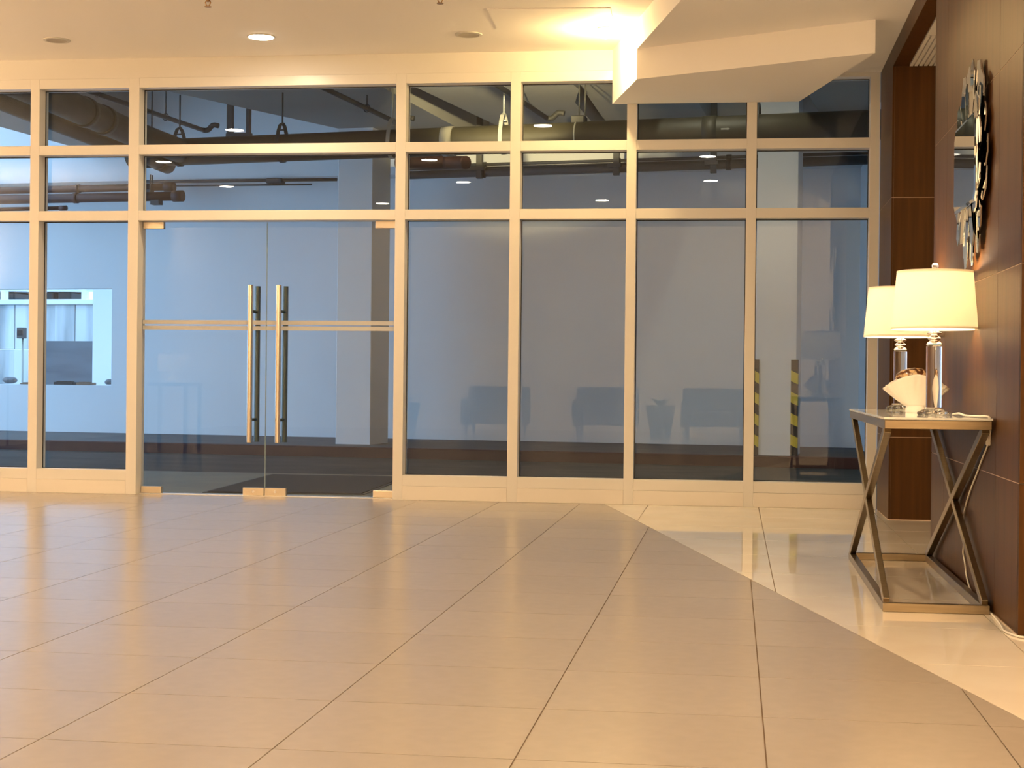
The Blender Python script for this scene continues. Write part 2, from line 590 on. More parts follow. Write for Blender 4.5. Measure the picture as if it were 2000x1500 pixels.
for b in range(len(mull) - 1):
    xa, xb = mull[b][1], mull[b + 1][0]
    wn = thing('window_%d' % (b + 1), (mull[b][0], 0, 0), 'white framed glazing, ' + names[b], 'window', kind='structure')
    box('mullion', mull[b][0], mull[b][1], Y0, Y1, 0, 3.195, m_frame, wn, bevel=0.0015)
    if b == len(mull) - 2:
        box('mullion', mull[-1][0], mull[-1][1], Y0, Y1, 0, HL, m_frame, wn, bevel=0.0015)
    box('head_rail', xa, xb, Y0 + 0.0015, Y1, 3.12, 3.195, m_frame, wn, bevel=0.0015)
    box('transom', xa, xb, Y0 + 0.001, Y1, *Z_T1, m_frame, wn, bevel=0.0015)
    box('transom', xa, xb, Y0 + 0.001, Y1, *Z_T2, m_frame, wn, bevel=0.0015)
    pane(wn, xa - 0.006, xb + 0.006, Z_T1[1] - 0.004, 3.124)
    pane(wn, xa - 0.006, xb + 0.006, Z_T2[1] - 0.004, Z_T1[0] + 0.004)
    if b != 4:
        box('bottom_rail', xa, xb, Y0 + 0.001, Y1, *Z_BR, m_frame, wn, bevel=0.0015)
        box('plinth', xa, xb, Y0 - 0.002, Y1 + 0.02, 0, Z_PL - 0.001, m_plinth, wn, bevel=0.002)
        pane(wn, xa - 0.006, xb + 0.006, Z_BR[1] - 0.004, Z_T2[0] + 0.004)
    # slim glazing bead seen as a thin dark line round each pane
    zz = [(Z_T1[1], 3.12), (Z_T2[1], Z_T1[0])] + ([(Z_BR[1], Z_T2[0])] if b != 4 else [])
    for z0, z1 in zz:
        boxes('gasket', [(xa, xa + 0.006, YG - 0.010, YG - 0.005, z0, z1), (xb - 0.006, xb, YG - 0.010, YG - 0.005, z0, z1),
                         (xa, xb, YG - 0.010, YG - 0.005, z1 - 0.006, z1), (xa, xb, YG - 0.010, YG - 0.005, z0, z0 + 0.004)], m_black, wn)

# ------------------------------------------------------------------ glass doors
YD = 0.11
xm = -3.546
doors = [(-4.530, xm - 0.002, -3.645, 'left', -4.530), (xm + 0.002, -2.533, -3.424, 'right', -2.533)]
for k, (xa, xb, xh, side, pv) in enumerate(doors):
    d = thing('door_%d' % (k + 1), (pv, YD, 0), 'frameless glass door leaf on the %s with long steel pull bars' % side, 'door', kind='structure')
    box('pane', xa, xb, YD - 0.006, YD + 0.006, 0.012, 2.096, m_glass, d)
    xe = xb if side == 'left' else xa
    box('glass_edge', xe - 0.0006, xe + 0.0006, YD - 0.0055, YD + 0.0055, 0.06, 2.095, m_glass_edge, d)
    for z0, z1 in ((1.3115, 1.343), (1.268, 1.2995)):
        box('frosted_strip', xa, xb, YD - 0.0085, YD - 0.0065, z0, z1, m_film, d)
    # patch fittings at the pivot side (top, bottom) and at the lock side (bottom)
    po = (xa, xa + 0.165) if side == 'left' else (xb - 0.165, xb)
    lo = (xb - 0.168, xb - 0.001) if side == 'left' else (xa + 0.001, xa + 0.168)
    box('patch_fitting', *po, YD - 0.018, YD + 0.018, 2.046, 2.099, m_satin, d, bevel=0.002)
    box('patch_fitting', *po, YD - 0.018, YD + 0.018, 0.006, 0.058, m_satin, d, bevel=0.002)
    lk = box('patch_fitting', *lo, YD - 0.018, YD + 0.018, 0.004, 0.062, m_satin, d, bevel=0.002)
    cxl = (lo[0] + lo[1]) / 2
    tube('lock_cylinder', [(cxl, YD - 0.018, 0.034), (cxl, YD - 0.023, 0.034)], 0.011, m_chrome, lk, n=16)
    for sgn in (-1, 1):
        h = tube('pull_handle', [(xh, YD + sgn * 0.095, 0.41), (xh, YD + sgn * 0.095, 0.414), (xh, YD + sgn * 0.095, 1.606), (xh, YD + sgn * 0.095, 1.61)], 0.021, m_steel if sgn < 0 else m_dsteel, d, n=24)
        if sgn > 0: h['label'] = 'dark outer pull bar'
        for z in (0.584, 1.412):
            tube('standoff', [(xh, YD + sgn * 0.095, z), (xh, YD + sgn * 0.006, z)], 0.011, m_dsteel, h, n=14)
th = box('trim_2', -4.536, -2.527, 0.06, 0.17, -0.004, 0.004, m_plinth)
tag(th, 'pale threshold strip under the glass doors', 'threshold', kind='structure')

# ------------------------------------------------------------------ downlights, sprinklers, ceiling lamp
def downlight(x, y, lit, label, group, power=None):
    t = thing('downlight', (x, y, HC), label, 'downlight', group)
    r = 0.098
    lathe('trim_ring', (x, y, HC - 0.008), [(r, 0.008), (r, 0.002), (r - 0.008, 0.0), (r - 0.022, 0.001), (r - 0.024, 0.008)], m_ring, t, cap=False)
    if lit:
        lathe('diffuser', (x, y, HC - 0.0095), [(0.001, 0.0), (r - 0.010, 0.0), (r - 0.010, 0.004), (0.001, 0.004)], m_lens, t, cap=False, n=32)
        area_lamp('downlight_beam', t, (0, 0, -0.014), power or DOWNLIGHT_W, 0.07)
    else:
        lathe('reflector', (x, y, HC - 0.0075), [(r - 0.024, 0.0), (0.05, 0.005), (0.001, 0.007)], m_dish, t, cap=False, n=32)
    return t


downlight(-4.898, -0.698, False, 'unlit round ceiling downlight above the narrow left bay', 'ceiling downlights')
downlight(-3.370, -0.684, True, 'lit round ceiling downlight above the glass doors', 'ceiling downlights')
downlight(-1.879, -0.62, False, 'unlit round ceiling downlight left of the access hatch', 'ceiling downlights')
for x, y in [(-4.89, -3.25), (-1.83, -3.2), (-6.43, -5.47), (-3.37, -5.5), (-0.30, -5.42), (-6.44, -7.8), (-3.33, -7.52), (-0.30, -7.54),
             (-4.86, -9.85), (-1.78, -9.6), (-3.5, -11.6), (-6.4, -11.6), (-0.3, -11.6), (2.3, -8.5), (2.3, -12.0)]:
    downlight(x, y, True, 'lit round ceiling downlight overhead in the lobby, out of frame', 'ceiling downlights')


def sprinkler(x, y, label):
    t = thing('sprinkler', (x, y, HC), label, 'sprinkler', 'ceiling sprinklers')
    lathe('escutcheon', (x, y, HC), [(0.040, 0.0), (0.038, -0.006), (0.018, -0.012), (0.012, -0.014)], m_brass, t, n=24)
    tube('stem', [(x, y, HC - 0.012), (x, y, HC - 0.045)], 0.010, m_brass, t, n=12)
    for s in (-1, 1):
        tube('frame_arm', [(x + s * 0.008, y, HC - 0.03), (x + s * 0.018, y, HC - 0.05), (x + s * 0.006, y, HC - 0.073)], 0.0035, m_brass, t, n=6)
    lathe('deflector', (x, y, HC - 0.078), [(0.022, 0.004), (0.022, 0.0), (0.002, 0.0)], m_brass, t, n=18)


sprinkler(-3.345, -1.93, 'brass pendent sprinkler on the ceiling above the doors')
sprinkler(-1.85, -1.88, 'brass sprinkler just entering the top edge left of the hatch')

cl = thing('ceiling_lamp', (-0.90, -0.74, HC), 'glaring ceiling lamp in the corner against the lowered bulkhead', 'lamp')
lathe('base_plate', (-0.90, -0.74, HC - 0.012), [(0.06, 0.012), (0.06, 0.002), (0.052, 0.0)], m_ring, cl, n=28)
lathe('globe', (-0.90, -0.74, HC - 0.075), [(0.002, 0.0), (0.022, 0.004), (0.038, 0.018), (0.043, 0.036), (0.036, 0.054), (0.02, 0.064)], m_globe, cl, n=28)
point_lamp('ceiling_lamp_light', cl, (0, 0, -0.095), CEILING_LAMP_W, 0.03, (1.0, 0.67, 0.27))

# ------------------------------------------------------------------ console table
TX0, TX1, TY0, TY1, TZ = 0.60, 1.015, -5.27, -3.34, 0.777
ct = thing('console_table', ((TX0 + TX1) / 2, (TY0 + TY1) / 2, 0), 'slim champagne metal console with crossed legs and pale glass top', 'table')
R, B = 0.032, 0.036
ZT = TZ - 0.010
for x in (TX0 + R / 2, TX1 - R / 2):
    box('top_rail', x - R / 2, x + R / 2, TY0 + R, TY1 - R, ZT - B, ZT, m_champ, ct, bevel=0.002)
    box('base_rail', x - R / 2, x + R / 2, TY0 + R, TY1 - R, 0, B, m_champ, ct, bevel=0.002)
for y in (TY0 + R / 2, TY1 - R / 2):
    box('top_rail', TX0, TX1, y - R / 2, y + R / 2, ZT - B, ZT, m_champ, ct, bevel=0.002)
    box('base_rail', TX0, TX1, y - R / 2, y + R / 2, 0, B, m_champ, ct, bevel=0.002)
ymid, zmid = (TY0 + TY1) / 2, 0.372
for x in (TX0 + R / 2, TX1 - R / 2):
    for ya, yb in ((TY0 + 0.06, TY1 - 0.03), (TY1 - 0.06, TY0 + 0.03)):
        V = []
        pts = [Vector((x, ya, ZT - B)), Vector((x, yb, B))]
        bar('crossed_leg', pts[0], pts[1], R - 0.002 if ya < ymid else R - 0.006, 0.036, m_champ, ct)
box('glass_top', TX0 - 0.004, TX1 + 0.004, TY0 - 0.004, TY1 + 0.004, ZT + 0.0005, TZ, m_topw, ct, bevel=0.0015)

# ------------------------------------------------------------------ table lamps
def table_lamp(x, y, z, label, group, power, crystal=True):
    t = thing('table_lamp', (x, y, z), label, 'lamp', group)
    c = (x, y, z)
    ns = 40
    # scalloped crystal foot
    def scallop(px, py, pz, a):
        k = 1 + 0.10 * math.cos(6 * a) * (1 if pz < 0.022 else 0)
        return px * k, py * k, pz
    lathe('foot', c, [(0.060, 0.0), (0.064, 0.006), (0.062, 0.014), (0.050, 0.022), (0.036, 0.026)], m_crystal, t, n=48, fn=scallop)
    lathe('foot_plate', (x, y, z + 0.0262), [(0.038, 0.0), (0.040, 0.003), (0.038, 0.007)], m_chrome, t)
    lathe('column', (x, y, z + 0.0335), [(0.0335, 0.0), (0.0335, 0.262), (0.030, 0.266)], m_crystal, t, n=48)
    lathe('neck', (x, y, z + 0.300), [(0.030, 0.0), (0.034, 0.004), (0.030, 0.012), (0.018, 0.020), (0.026, 0.026), (0.028, 0.030), (0.026, 0.034),
                                      (0.014, 0.042), (0.030, 0.050), (0.032, 0.054), (0.016, 0.062), (0.010, 0.078), (0.008, 0.09)], m_chrome, t)
    z0, z1, r0, r1 = z + 0.368, z + 0.620, 0.183, 0.160
    sh = lathe('shade', (x, y, z0), [(r0, 0.0), (r1, z1 - z0), (r1 - 0.0025, z1 - z0), (r0 - 0.0025, 0.0), (r0, 0.0)], m_shade, t, n=64, cap=False)
    lathe('rim_tape', (x, y, z0), [(r0 + 0.0012, 0.0), (r0 + 0.0006, 0.010)], m_shade, sh, n=64, cap=False)
    lathe('rim_tape', (x, y, z1 - 0.010), [(r1 + 0.0012, 0.0), (r1 + 0.0008, 0.010)], m_shade, sh, n=64, cap=False)
    hp = [(x + 0.03 * math.sin(math.pi * k / 12) * 1.6 * math.cos(0.6), y + 0.03 * math.sin(math.pi * k / 12) * 1.6 * math.sin(0.6), z + 0.39 + 0.23 * k / 12) for k in range(13)]
    tube('harp', hp, 0.002, m_chrome, t, n=6)
    for k in range(3):
        a = 2 * math.pi * k / 3 + 0.4
        tube('spider', [(x, y, z1 - 0.006), (x + (r1 - 0.002) * math.cos(a), y + (r1 - 0.002) * math.sin(a), z1 - 0.006)], 0.0018, m_chrome, sh, n=6)
    lathe('bulb', (x, y, z + 0.43), [(0.012, 0.0), (0.014, 0.03), (0.026, 0.055), (0.030, 0.075), (0.022, 0.098), (0.004, 0.105)], m_bulb, t, n=20)
    lathe('finial', (x, y, z1 - 0.004), [(0.004, 0.0), (0.005, 0.010), (0.012, 0.016), (0.0155, 0.026), (0.012, 0.036), (0.003, 0.041)], m_crystal, t, n=24)
    point_lamp('table_lamp_light', t, (0, 0, 0.588), power, 0.028, (1.0, 0.72, 0.42))
    return t


LZ = TZ + 0.0005
table_lamp(0.855, -4.72, LZ, 'lit table lamp nearest the viewer, white shade on crystal column', 'lamps on the console', LAMP_W)
table_lamp(0.835, -3.50, LZ, 'lit table lamp at the far end of the console, half hidden', 'lamps on the console', LAMP_W)

# ------------------------------------------------------------------ fan vase with seashell
vx, vy = 0.835, -4.22
fv = thing('fan_vase', (vx, vy, LZ), 'white fan-shaped ceramic vase between the two console lamps', 'vase')
lathe('foot', (vx, vy, LZ), [(0.048, 0.0), (0.050, 0.008), (0.047, 0.034)], m_shell, fv, n=4 * 12, fn=lambda x, y, z, a: (x * 0.95, y * 0.72, z))
V, F = [], []
NA, NT = 96, 14
for layer in (0, 1):
    for i in range(NT + 1):
        t = i / NT
        for k in range(NA):
            a = 2 * math.pi * k / NA
            cw, sw = math.cos(a), math.sin(a)
            wd = 0.045 + 0.105 * t ** 0.85
            dp = 0.033 + 0.030 * t ** 0.9
            fl = 1 + 0.022 * t * math.cos(26 * a)
            zz = 0.030 + t * (0.135 - 0.055 * abs(cw) ** 2.2) + 0.012 * t * t * (1 - abs(cw))
            off = 0.0 if layer == 0 else -0.004
            V.append((vx + (wd + off) * cw * fl, vy + (dp + off) * sw * fl, LZ + zz - (0.0 if layer == 0 else -0.0)))
n1 = (NT + 1) * NA
for i in range(NT):
    for k in range(NA):
        q = (i * NA + k, i * NA + (k + 1) % NA, (i + 1) * NA + (k + 1) % NA, (i + 1) * NA + k)
        F.append(q)
        F.append(tuple(reversed([j + n1 for j in q])))
for k in range(NA):
    F.append((NT * NA + k, NT * NA + (k + 1) % NA, n1 + NT * NA + (k + 1) % NA, n1 + NT * NA + k))
F.append(tuple(reversed(range(NA))))
F.append(tuple(n1 + NA * 4 + k for k in range(NA)))
part('bowl', V, F, m_shell, fv, smooth=True)
cs = thing('seashell', (vx - 0.012, vy + 0.002, LZ + 0.138), 'glossy brown spotted seashell resting in the fan vase', 'seashell')
prof = [(0.001, 0.0), (0.020, 0.002), (0.038, 0.012), (0.047, 0.028), (0.046, 0.044), (0.036, 0.058), (0.020, 0.067), (0.001, 0.070)]
lathe('body', (vx - 0.012, vy + 0.002, LZ + 0.138), prof, m_cowrie, cs, n=36, cap=False, fn=lambda x, y, z, a: (x * 1.65 - 0.25 * (0.05 - z) * (1 if x < 0 else 0), y * 0.95, z - 0.10 * max(0, -x) * 1.0))
tube('lip', [(vx - 0.085 + 0.145 * k / 8, vy - 0.006 + 0.004 * math.sin(k * 2.2), LZ + 0.134 - 0.008 * math.sin(math.pi * k / 8)) for k in range(9)], 0.004, m_shell, cs, n=6)

# lamp cord running over the table edge down to the floor
CX = 1.0245
pts = smooth_path([(0.93, -4.76, LZ + 0.005), (0.935, -4.92, LZ + 0.012), (0.945, -5.02, LZ + 0.006), (0.98, -5.12, LZ + 0.0045), (1.015, -5.165, LZ + 0.0045), (CX, -5.17, LZ - 0.012), (CX, -5.165, 0.72),
                   (CX, -5.10, 0.664), (CX, -4.97, 0.606), (CX, -4.82, 0.534), (CX, -4.60, 0.43), (CX, -4.44, 0.32), (CX, -4.47, 0.22), (CX, -4.44, 0.16), (CX, -4.50, 0.12), (CX, -4.56, 0.065), (CX, -4.70, 0.02), (CX, -5.0, 0.006), (1.018, -5.36, 0.005), (1.006, -5.60, 0.005), (0.998, -5.72, 0.005), (1.03, -5.845, 0.005), (1.09, -5.87, 0.005)], 5)
tag(tube('lamp_cord', pts, 0.0042, m_cord, n=7), 'white lamp cord trailing over the console edge to the floor', 'cord')
cn = thing('cord_switch', (1.0225, -5.13, 0.65), 'white inline switch hanging on the lamp cord', 'switch')
box('switch_body', 1.016, 1.0295, -5.155, -5.10, 0.665, 0.715, m_cord, cn, bevel=0.003)
box('rocker', 1.0135, 1.0165, -5.14, -5.115, 0.68, 0.70, m_cord, cn, bevel=0.0008)

# ------------------------------------------------------------------ sunburst mirror of glass shards
my, mz = -4.66, 1.862
wm = thing('wall_mirror', (XR, my, mz), 'round sunburst mirror of overlapping glass shards on the wood wall', 'mirror')
V, F = [], []
lathe_pts = [(0.0, 0.19), (0.015, 0.19)]
nb = 40
V = [(XR - 0.001 - d, my + r * math.cos(2 * math.pi * k / nb), mz + r * math.sin(2 * math.pi * k / nb)) for d, r in lathe_pts for k in range(nb)]
F = [tuple(range(nb)), tuple(reversed(range(nb, 2 * nb)))] + [(k, (k + 1) % nb, (k + 1) % nb + nb, k + nb) for k in range(nb)]
part('backing_board', V, F, m_black, wm)
rs = random.Random(11)


def shard(ang, r0, r1, w0, w1, d, tilt, twist):
    dy, dz = math.cos(ang), math.sin(ang)
    py, pz = -dz, dy
    tip = r1 + 0.22 * w1
    prof2 = [(r0, -w0 / 2), (r1, -w1 / 2), (tip, 0.06 * w1), (r1 - 0.02, w1 / 2), (r0, w0 / 2)]
    V = []
    for th_ in (0.0, 0.006):
        for r, s in prof2:
            x = XR - d - th_ - tilt * (r - r0) - twist * s
            V.append((x, my + dy * r + py * s, mz + dz * r + pz * s))
    n = len(prof2)
    F = [tuple(range(n)), tuple(reversed(range(n, 2 * n)))] + [(i, (i + 1) % n, (i + 1) % n + n, i + n) for i in range(n)]
    return part('shard', V, F, m_mirror, wm)


for k in range(18):
    a = 2 * math.pi * k / 18 + rs.uniform(-.04, .04)
    shard(a, 0.15, rs.uniform(0.42, 0.46), 0.055, rs.uniform(0.115, 0.15), 0.014 + 0.004 * (k % 3), rs.uniform(-0.01, 0.02), rs.uniform(-.05, .05))
for k in range(14):
    a = 2 * math.pi * (k + 0.5) / 14 + rs.uniform(-.05, .05)
    shard(a, 0.13, rs.uniform(0.31, 0.39), 0.055, rs.uniform(0.10, 0.13), 0.030 + 0.003 * (k % 2), rs.uniform(0.0, 0.03), rs.uniform(-.05, .05))
cm = [(-0.33, -0.15), (-0.29, -0.19), (0.30, -0.185), (0.33, -0.16), (0.33, 0.15), (0.29, 0.19), (-0.30, 0.185), (-0.33, 0.16)]
nb = len(cm)
V = [(XR - d, my + k * p[0], mz + k * p[1]) for d, k in ((0.042, 1.0), (0.049, 1.0), (0.052, 0.94)) for p in cm]
F = [tuple(range(nb)), tuple(reversed(range(2 * nb, 3 * nb)))]
for q in (0, nb):
    F += [(q + k, q + (k + 1) % nb, q + (k + 1) % nb + nb, q + k + nb) for k in range(nb)]
part('centre_mirror', V, F, m_mirror, wm)

# ------------------------------------------------------------------ outside: driveway, kerb, wall, soffit  (u, v, z frame)
o = box('driveway', -30, 6.0, 0.5, 5.66, -0.25, -0.004, m_asph, uv=True)
tag(o, 'dark concrete driveway beyond the glazing', 'driveway', kind='structure')
o = box('entrance_apron', -9.2, 3.6, 0.2, 2.98, -0.2, -0.001, m_apron)
tag(o, 'greenish grey paved strip just outside the doors', 'paving', kind='structure')
o = thing('kerb', (-5, 5.65, 0), 'raised kerb with dark red face in front of the outside wall', 'kerb', kind='structure', uv=True)
box('kerb_face', -16, 2.2, 5.65, 5.80, -0.2, 0.115, m_kface, o, uv=True, bevel=0.01)
box('kerb_slab', -16, 2.2, 5.80, 8.45, -0.2, 0.113, m_ktop, o, uv=True)
o = boxes('wall_outside', [(-9.61, 2.4, 8.4, 8.65, 0.1, 5.4), (-13.6, -9.61, 8.4, 8.65, 2.115, 5.4), (-13.6, -9.61, 8.4, 8.65, 0.1, 0.768), (-13.6, -12.7, 8.4, 8.65, 0.76, 2.12)], m_ewall, uv=True)
tag(o, 'pale plastered driveway wall with an open window hole at left', 'wall', kind='structure')
o = box('wall_outside_right', 1.52, 1.75, 0.3, 8.5, 0.0, 5.4, m_ewall)
tag(o, 'pale side wall ending the driveway behind the rightmost pane', 'wall', kind='structure')

oc = box('ceiling_outside', -11.2, 2.4, 0.3, 8.6, 5.4, 5.7, m_eceil, uv=True)
tag(oc, 'grey concrete soffit with deep beams above the driveway', 'ceiling', kind='structure')
box('wall_beam', -12.6, 2.4, 8.0, 8.41, 3.545, 5.42, m_ewall, oc, uv=True)
prism('downstand_beam', [(-7.4, 0.55), (-6.415, 3.64), (-5.44, 6.70), (-5.05, 8.0), (-4.1, 8.0), (-4.11, 0.55)], 3.9, 5.42, m_eceil, oc, uv=True)
prism('downstand_beam', [(-3.95, 0.55), (-3.76, 4.03), (-3.61, 6.34), (-3.5, 8.0), (-2.55, 8.0), (-2.36, 5.2), (-2.15, 4.44), (-2.1, 0.55)], 3.9, 5.42, m_eceil, oc, uv=True)
prism('downstand_beam', [(-2.0, 0.55), (-2.15, 4.5), (-2.33, 6.48), (-2.4, 8.0), (-1.2, 8.0), (-0.9, 0.55)], 3.96, 5.42, m_eceil, oc, uv=True)
prism('downstand_beam', [(-0.2, 0.55), (0.1, 4.5), (0.2, 8.0), (2.3, 8.0), (2.3, 0.55)], 3.9, 5.42, m_eceil, oc, uv=True)
prism('downstand_beam', [(-9.6, 0.55), (-9.9, 5.0), (-9.9, 8.0), (-9.1, 8.0), (-8.9, 0.55)], 4.0, 5.42, m_eceil, oc, uv=True)

c1 = box('concrete_column', -5.53, -5.09, 6.40, 7.05, 0.1, 5.4, m_ewall, uv=True, bevel=0.006)
tag(c1, 'square pale concrete column on the kerb seen through the right door', 'column')
c2 = thing('concrete_column', (-0.24, 6.1, 0.1), 'pale column with yellow and black corner guards behind the rightmost pane', 'column', uv=True)
box('shaft', -0.47, -0.03, 5.90, 6.50, 0.1, 5.4, m_ewall, c2, uv=True, bevel=0.004)
for x0, x1, nm in ((-0.485, -0.43, 'l'), (-0.085, -0.012, 'r')):
    g = thing('corner_guard', ((x0 + x1) / 2, 5.9, 0.115), uv=True, parent=c2)
    nseg = 9
    hh = 1.04 / nseg
    for k in range(nseg):
        z0 = 0.115 + k * hh
        V = []
        sl = 0.035
        for yy in (5.885, 6.0):
            V += [(x0, yy, z0), (x1, yy, z0 - sl if k else z0), (x1, yy, z0 + hh - (sl if k < nseg - 1 else 0)), (x0, yy, z0 + hh)]
        F = [(0, 1, 2, 3), (7, 6, 5, 4), (0, 4, 5, 1), (1, 5, 6, 2), (2, 6, 7, 3), (3, 7, 4, 0)]
        part('stripe', V, F, m_blk if k % 2 == 0 else m_yel, g, uv=True)

mt = thing('doormat', (-3.45, 1.5, 0), 'black rubber doormat on the paving outside the doors', 'doormat')
prism('mat_body', [(-4.08, 0.34), (-2.87, 0.46), (-2.98, 2.66), (-4.23, 2.65)], -0.001, 0.010, m_mat, mt, bevel=0.003)
prism('mat_border', [(-4.11, 0.31), (-2.84, 0.43), (-2.95, 2.69), (-4.26, 2.68)], -0.001, 0.005, m_black, mt)

# ------------------------------------------------------------------ outside: pipes
def zig(u):                                 # height of the long pipe axis
    return 3.308 + (u + 6.36) * 0.0100


mp = thing('drain_pipe', (-3, 4.0, 3.3), 'thick dark drain pipe running across behind the top panes', 'pipe', uv=True)
tube('barrel', [(u, 4.0, zig(u)) for u in (-7.0, -5, -3, -1, 1.36)], 0.143, m_pipe, mp, uv=True, n=32)
tube('coupling', [(u, 4.0, zig(u)) for u in (-3.47, -3.35)], 0.153, m_coup, mp, uv=True, n=32)
tube('coupling', [(u, 4.0, zig(u)) for u in (-0.80, -0.66)], 0.150, m_pipe, mp, uv=True, n=32)
tube('coupling', [(u, 4.0, zig(u)) for u in (-6.95, -6.72)], 0.158, m_pipe, mp, uv=True, n=32)
au = -0.66
part('flow_arrow', [(au + 0.05, 3.855, 3.352), (au + 0.11, 3.855, 3.352), (au + 0.11, 3.855, 3.345), (au + 0.14, 3.855, 3.36), (au + 0.11, 3.855, 3.375), (au + 0.11, 3.855, 3.368), (au + 0.05, 3.855, 3.368)] , [(0, 1, 2, 3, 4, 5, 6)], m_coup, mp, uv=True)
for u, m in ((-6.75, m_iron), (-6.42, m_iron), (-5.24, m_iron), (-4.02, m_galv), (-2.83, m_galv), (-0.27, m_iron)):
    zc = zig(u)
    ring = []
    for k in range(16):
        a = 2 * math.pi * k / 16
        s, c_ = math.sin(a), math.cos(a)
        ring.append((u, 4.0 + 0.150 * s, zc + (0.150 * c_ if c_ < 0 else 0.150 * c_ + 0.11 * c_ * c_)))
    V, F = [], []
    for p in ring:
        dv = Vector((0, p[1] - 4.0, p[2] - zc)).normalized()
        for sx, so in ((-0.02, 0), (0.02, 0), (0.02, 0.006), (-0.02, 0.006)):
            V.append((p[0] + sx, p[1] + dv.y * so, p[2] + dv.z * so))
    for k in range(16):
        j = (k + 1) % 16
        for q in range(4):
            F.append((k * 4 + q, k * 4 + (q + 1) % 4, j * 4 + (q + 1) % 4, j * 4 + q))
    h = part('hanger_ring', V, F, m, mp, uv=True)
    tube('hanger_rod', [(u, 4.0, zc + 0.25), (u, 4.0, 5.42 if u < -6.5 or u > -2 else 3.92)], 0.009, m, h, uv=True, n=6)
    tube('hanger_bolt', [(u - 0.03, 4.0, zc + 0.19), (u + 0.03, 4.0, zc + 0.19)], 0.008, m, h, uv=True, n=6)
# strut hanger near the middle
h = thing('hanger_clamp', (-2.06, 4.0, zig(-2.06) + 0.14), uv=True, parent=mp)
box('clamp_plate', -2.12, -1.98, 3.92, 4.08, zig(-2.06) + 0.12, zig(-2.06) + 0.20, m_iron, h, uv=True, bevel=0.01)
tube('hanger_rod', [(-2.05, 4.0, zig(-2) + 0.18), (-2.05, 4.0, 3.95)], 0.008, m_iron, h, uv=True, n=6)
tube('hanger_rod', [(-2.0, 4.05, zig(-2) + 0.18), (-2.0, 4.05, 3.95)], 0.008, m_iron, h, uv=True, n=6)
tube('clamp_band', [(-2.07, 4.0 + 0.146 * math.sin(2 * math.pi * k / 20), zig(-2.07) + 0.146 * math.cos(2 * math.pi * k / 20)) for k in range(20)], 0.009, m_galv, h, uv=True, n=6, closed=True)

d1 = d2 = mp
PA = [(-6.40, 4.1, 3.31), (-6.375, 3.85, 3.31), (-6.265, 2.57, 3.31), (-6.128, 1.63, 3.31), (-5.996, 0.70, 3.31), (-5.88, -0.25, 3.31)]
PB = [(-6.66, 4.2, 3.20), (-6.577, 3.16, 3.22), (-6.497, 2.29, 3.22), (-6.377, 1.34, 3.22), (-6.228, 0.28, 3.22), (-6.16, -0.25, 3.22)]
tube('branch_pipe', smooth_path(PA, 4), 0.128, m_pipe, d1, uv=True, n=28)
for y_ in (1.45, 1.9):
    tube('coupling', [(-6.105 + (1.45 - y_) * 0.14 + 0.007, y_ - 0.05, 3.31), (-6.105 + (1.45 - y_) * 0.14 - 0.007, y_ + 0.05, 3.31)], 0.140, m_pipe, d1, uv=True, n=28)
tube('branch_pipe', smooth_path(PB, 4), 0.082, m_pipe, d2, uv=True, n=24)
tube('coupling', [PB[0], Vector(PB[0]).lerp(Vector(PB[1]), 0.25)], 0.095, m_iron, d2, uv=True, n=24)


def branch(u, va, vb, z, lab, drop):
    t = thing('sprinkler_branch', (u, (va + vb) / 2, z), lab, 'pipe', 'sprinkler branch pipes under the soffit', uv=True)
    tube('pipe_run', [(u, va, z), (u + 0.03, vb, z)], 0.026, m_iron, t, uv=True, n=12)
    tube('elbow', smooth_path([(u + 0.03, vb, z), (u + 0.09, vb, z + 0.0), (u + 0.16, vb - 0.02, z + 0.05), (u + 0.23, vb - 0.02, z + 0.04)], 3), 0.030, m_iron, t, uv=True, n=10)
    for v in drop:
        tube('hanger_rod', [(u + 0.01, v, z), (u + 0.01, v, z + 0.9)], 0.008, m_iron, t, uv=True, n=6)
        tube('hanger_ring', [(u + 0.01 + 0.034 * math.cos(k * math.pi / 6), v, z + 0.008 + 0.04 * math.sin(k * math.pi / 6)) for k in range(12)], 0.006, m_iron, t, uv=True, n=5, closed=True)
    tube('upright_outlet', [(u + 0.01, va + (vb - va) * 0.35, z), (u + 0.01, va + (vb - va) * 0.35, z + 0.13)], 0.022, m_iron, t, uv=True, n=10)


branch(-6.80, 0.7, 5.30, 3.75, 'thin black sprinkler pipe left, above the glass doors', (2.9, 4.4))
branch(-4.42, 0.7, 5.25, 3.75, 'thin black sprinkler pipe ending behind the door jamb', (2.6, 4.3))
branch(-2.71, 0.7, 5.24, 3.75, 'thin black sprinkler pipe right, beside the lit beam', (2.6, 4.2))

br = thing('strut_bracket', (-6.18, 5.0, 3.66), 'black steel strut bracket hanging above the doors', 'bracket', uv=True)
box('strut', -6.325, -6.262, 4.97, 5.03, 3.64, 5.39, m_iron, br, uv=True)
box('strut', -6.09, -6.05, 4.97, 5.03, 3.60, 5.39, m_iron, br, uv=True)
box('cross_channel', -6.33, -6.04, 4.96, 5.04, 3.58, 3.65, m_iron, br, uv=True)

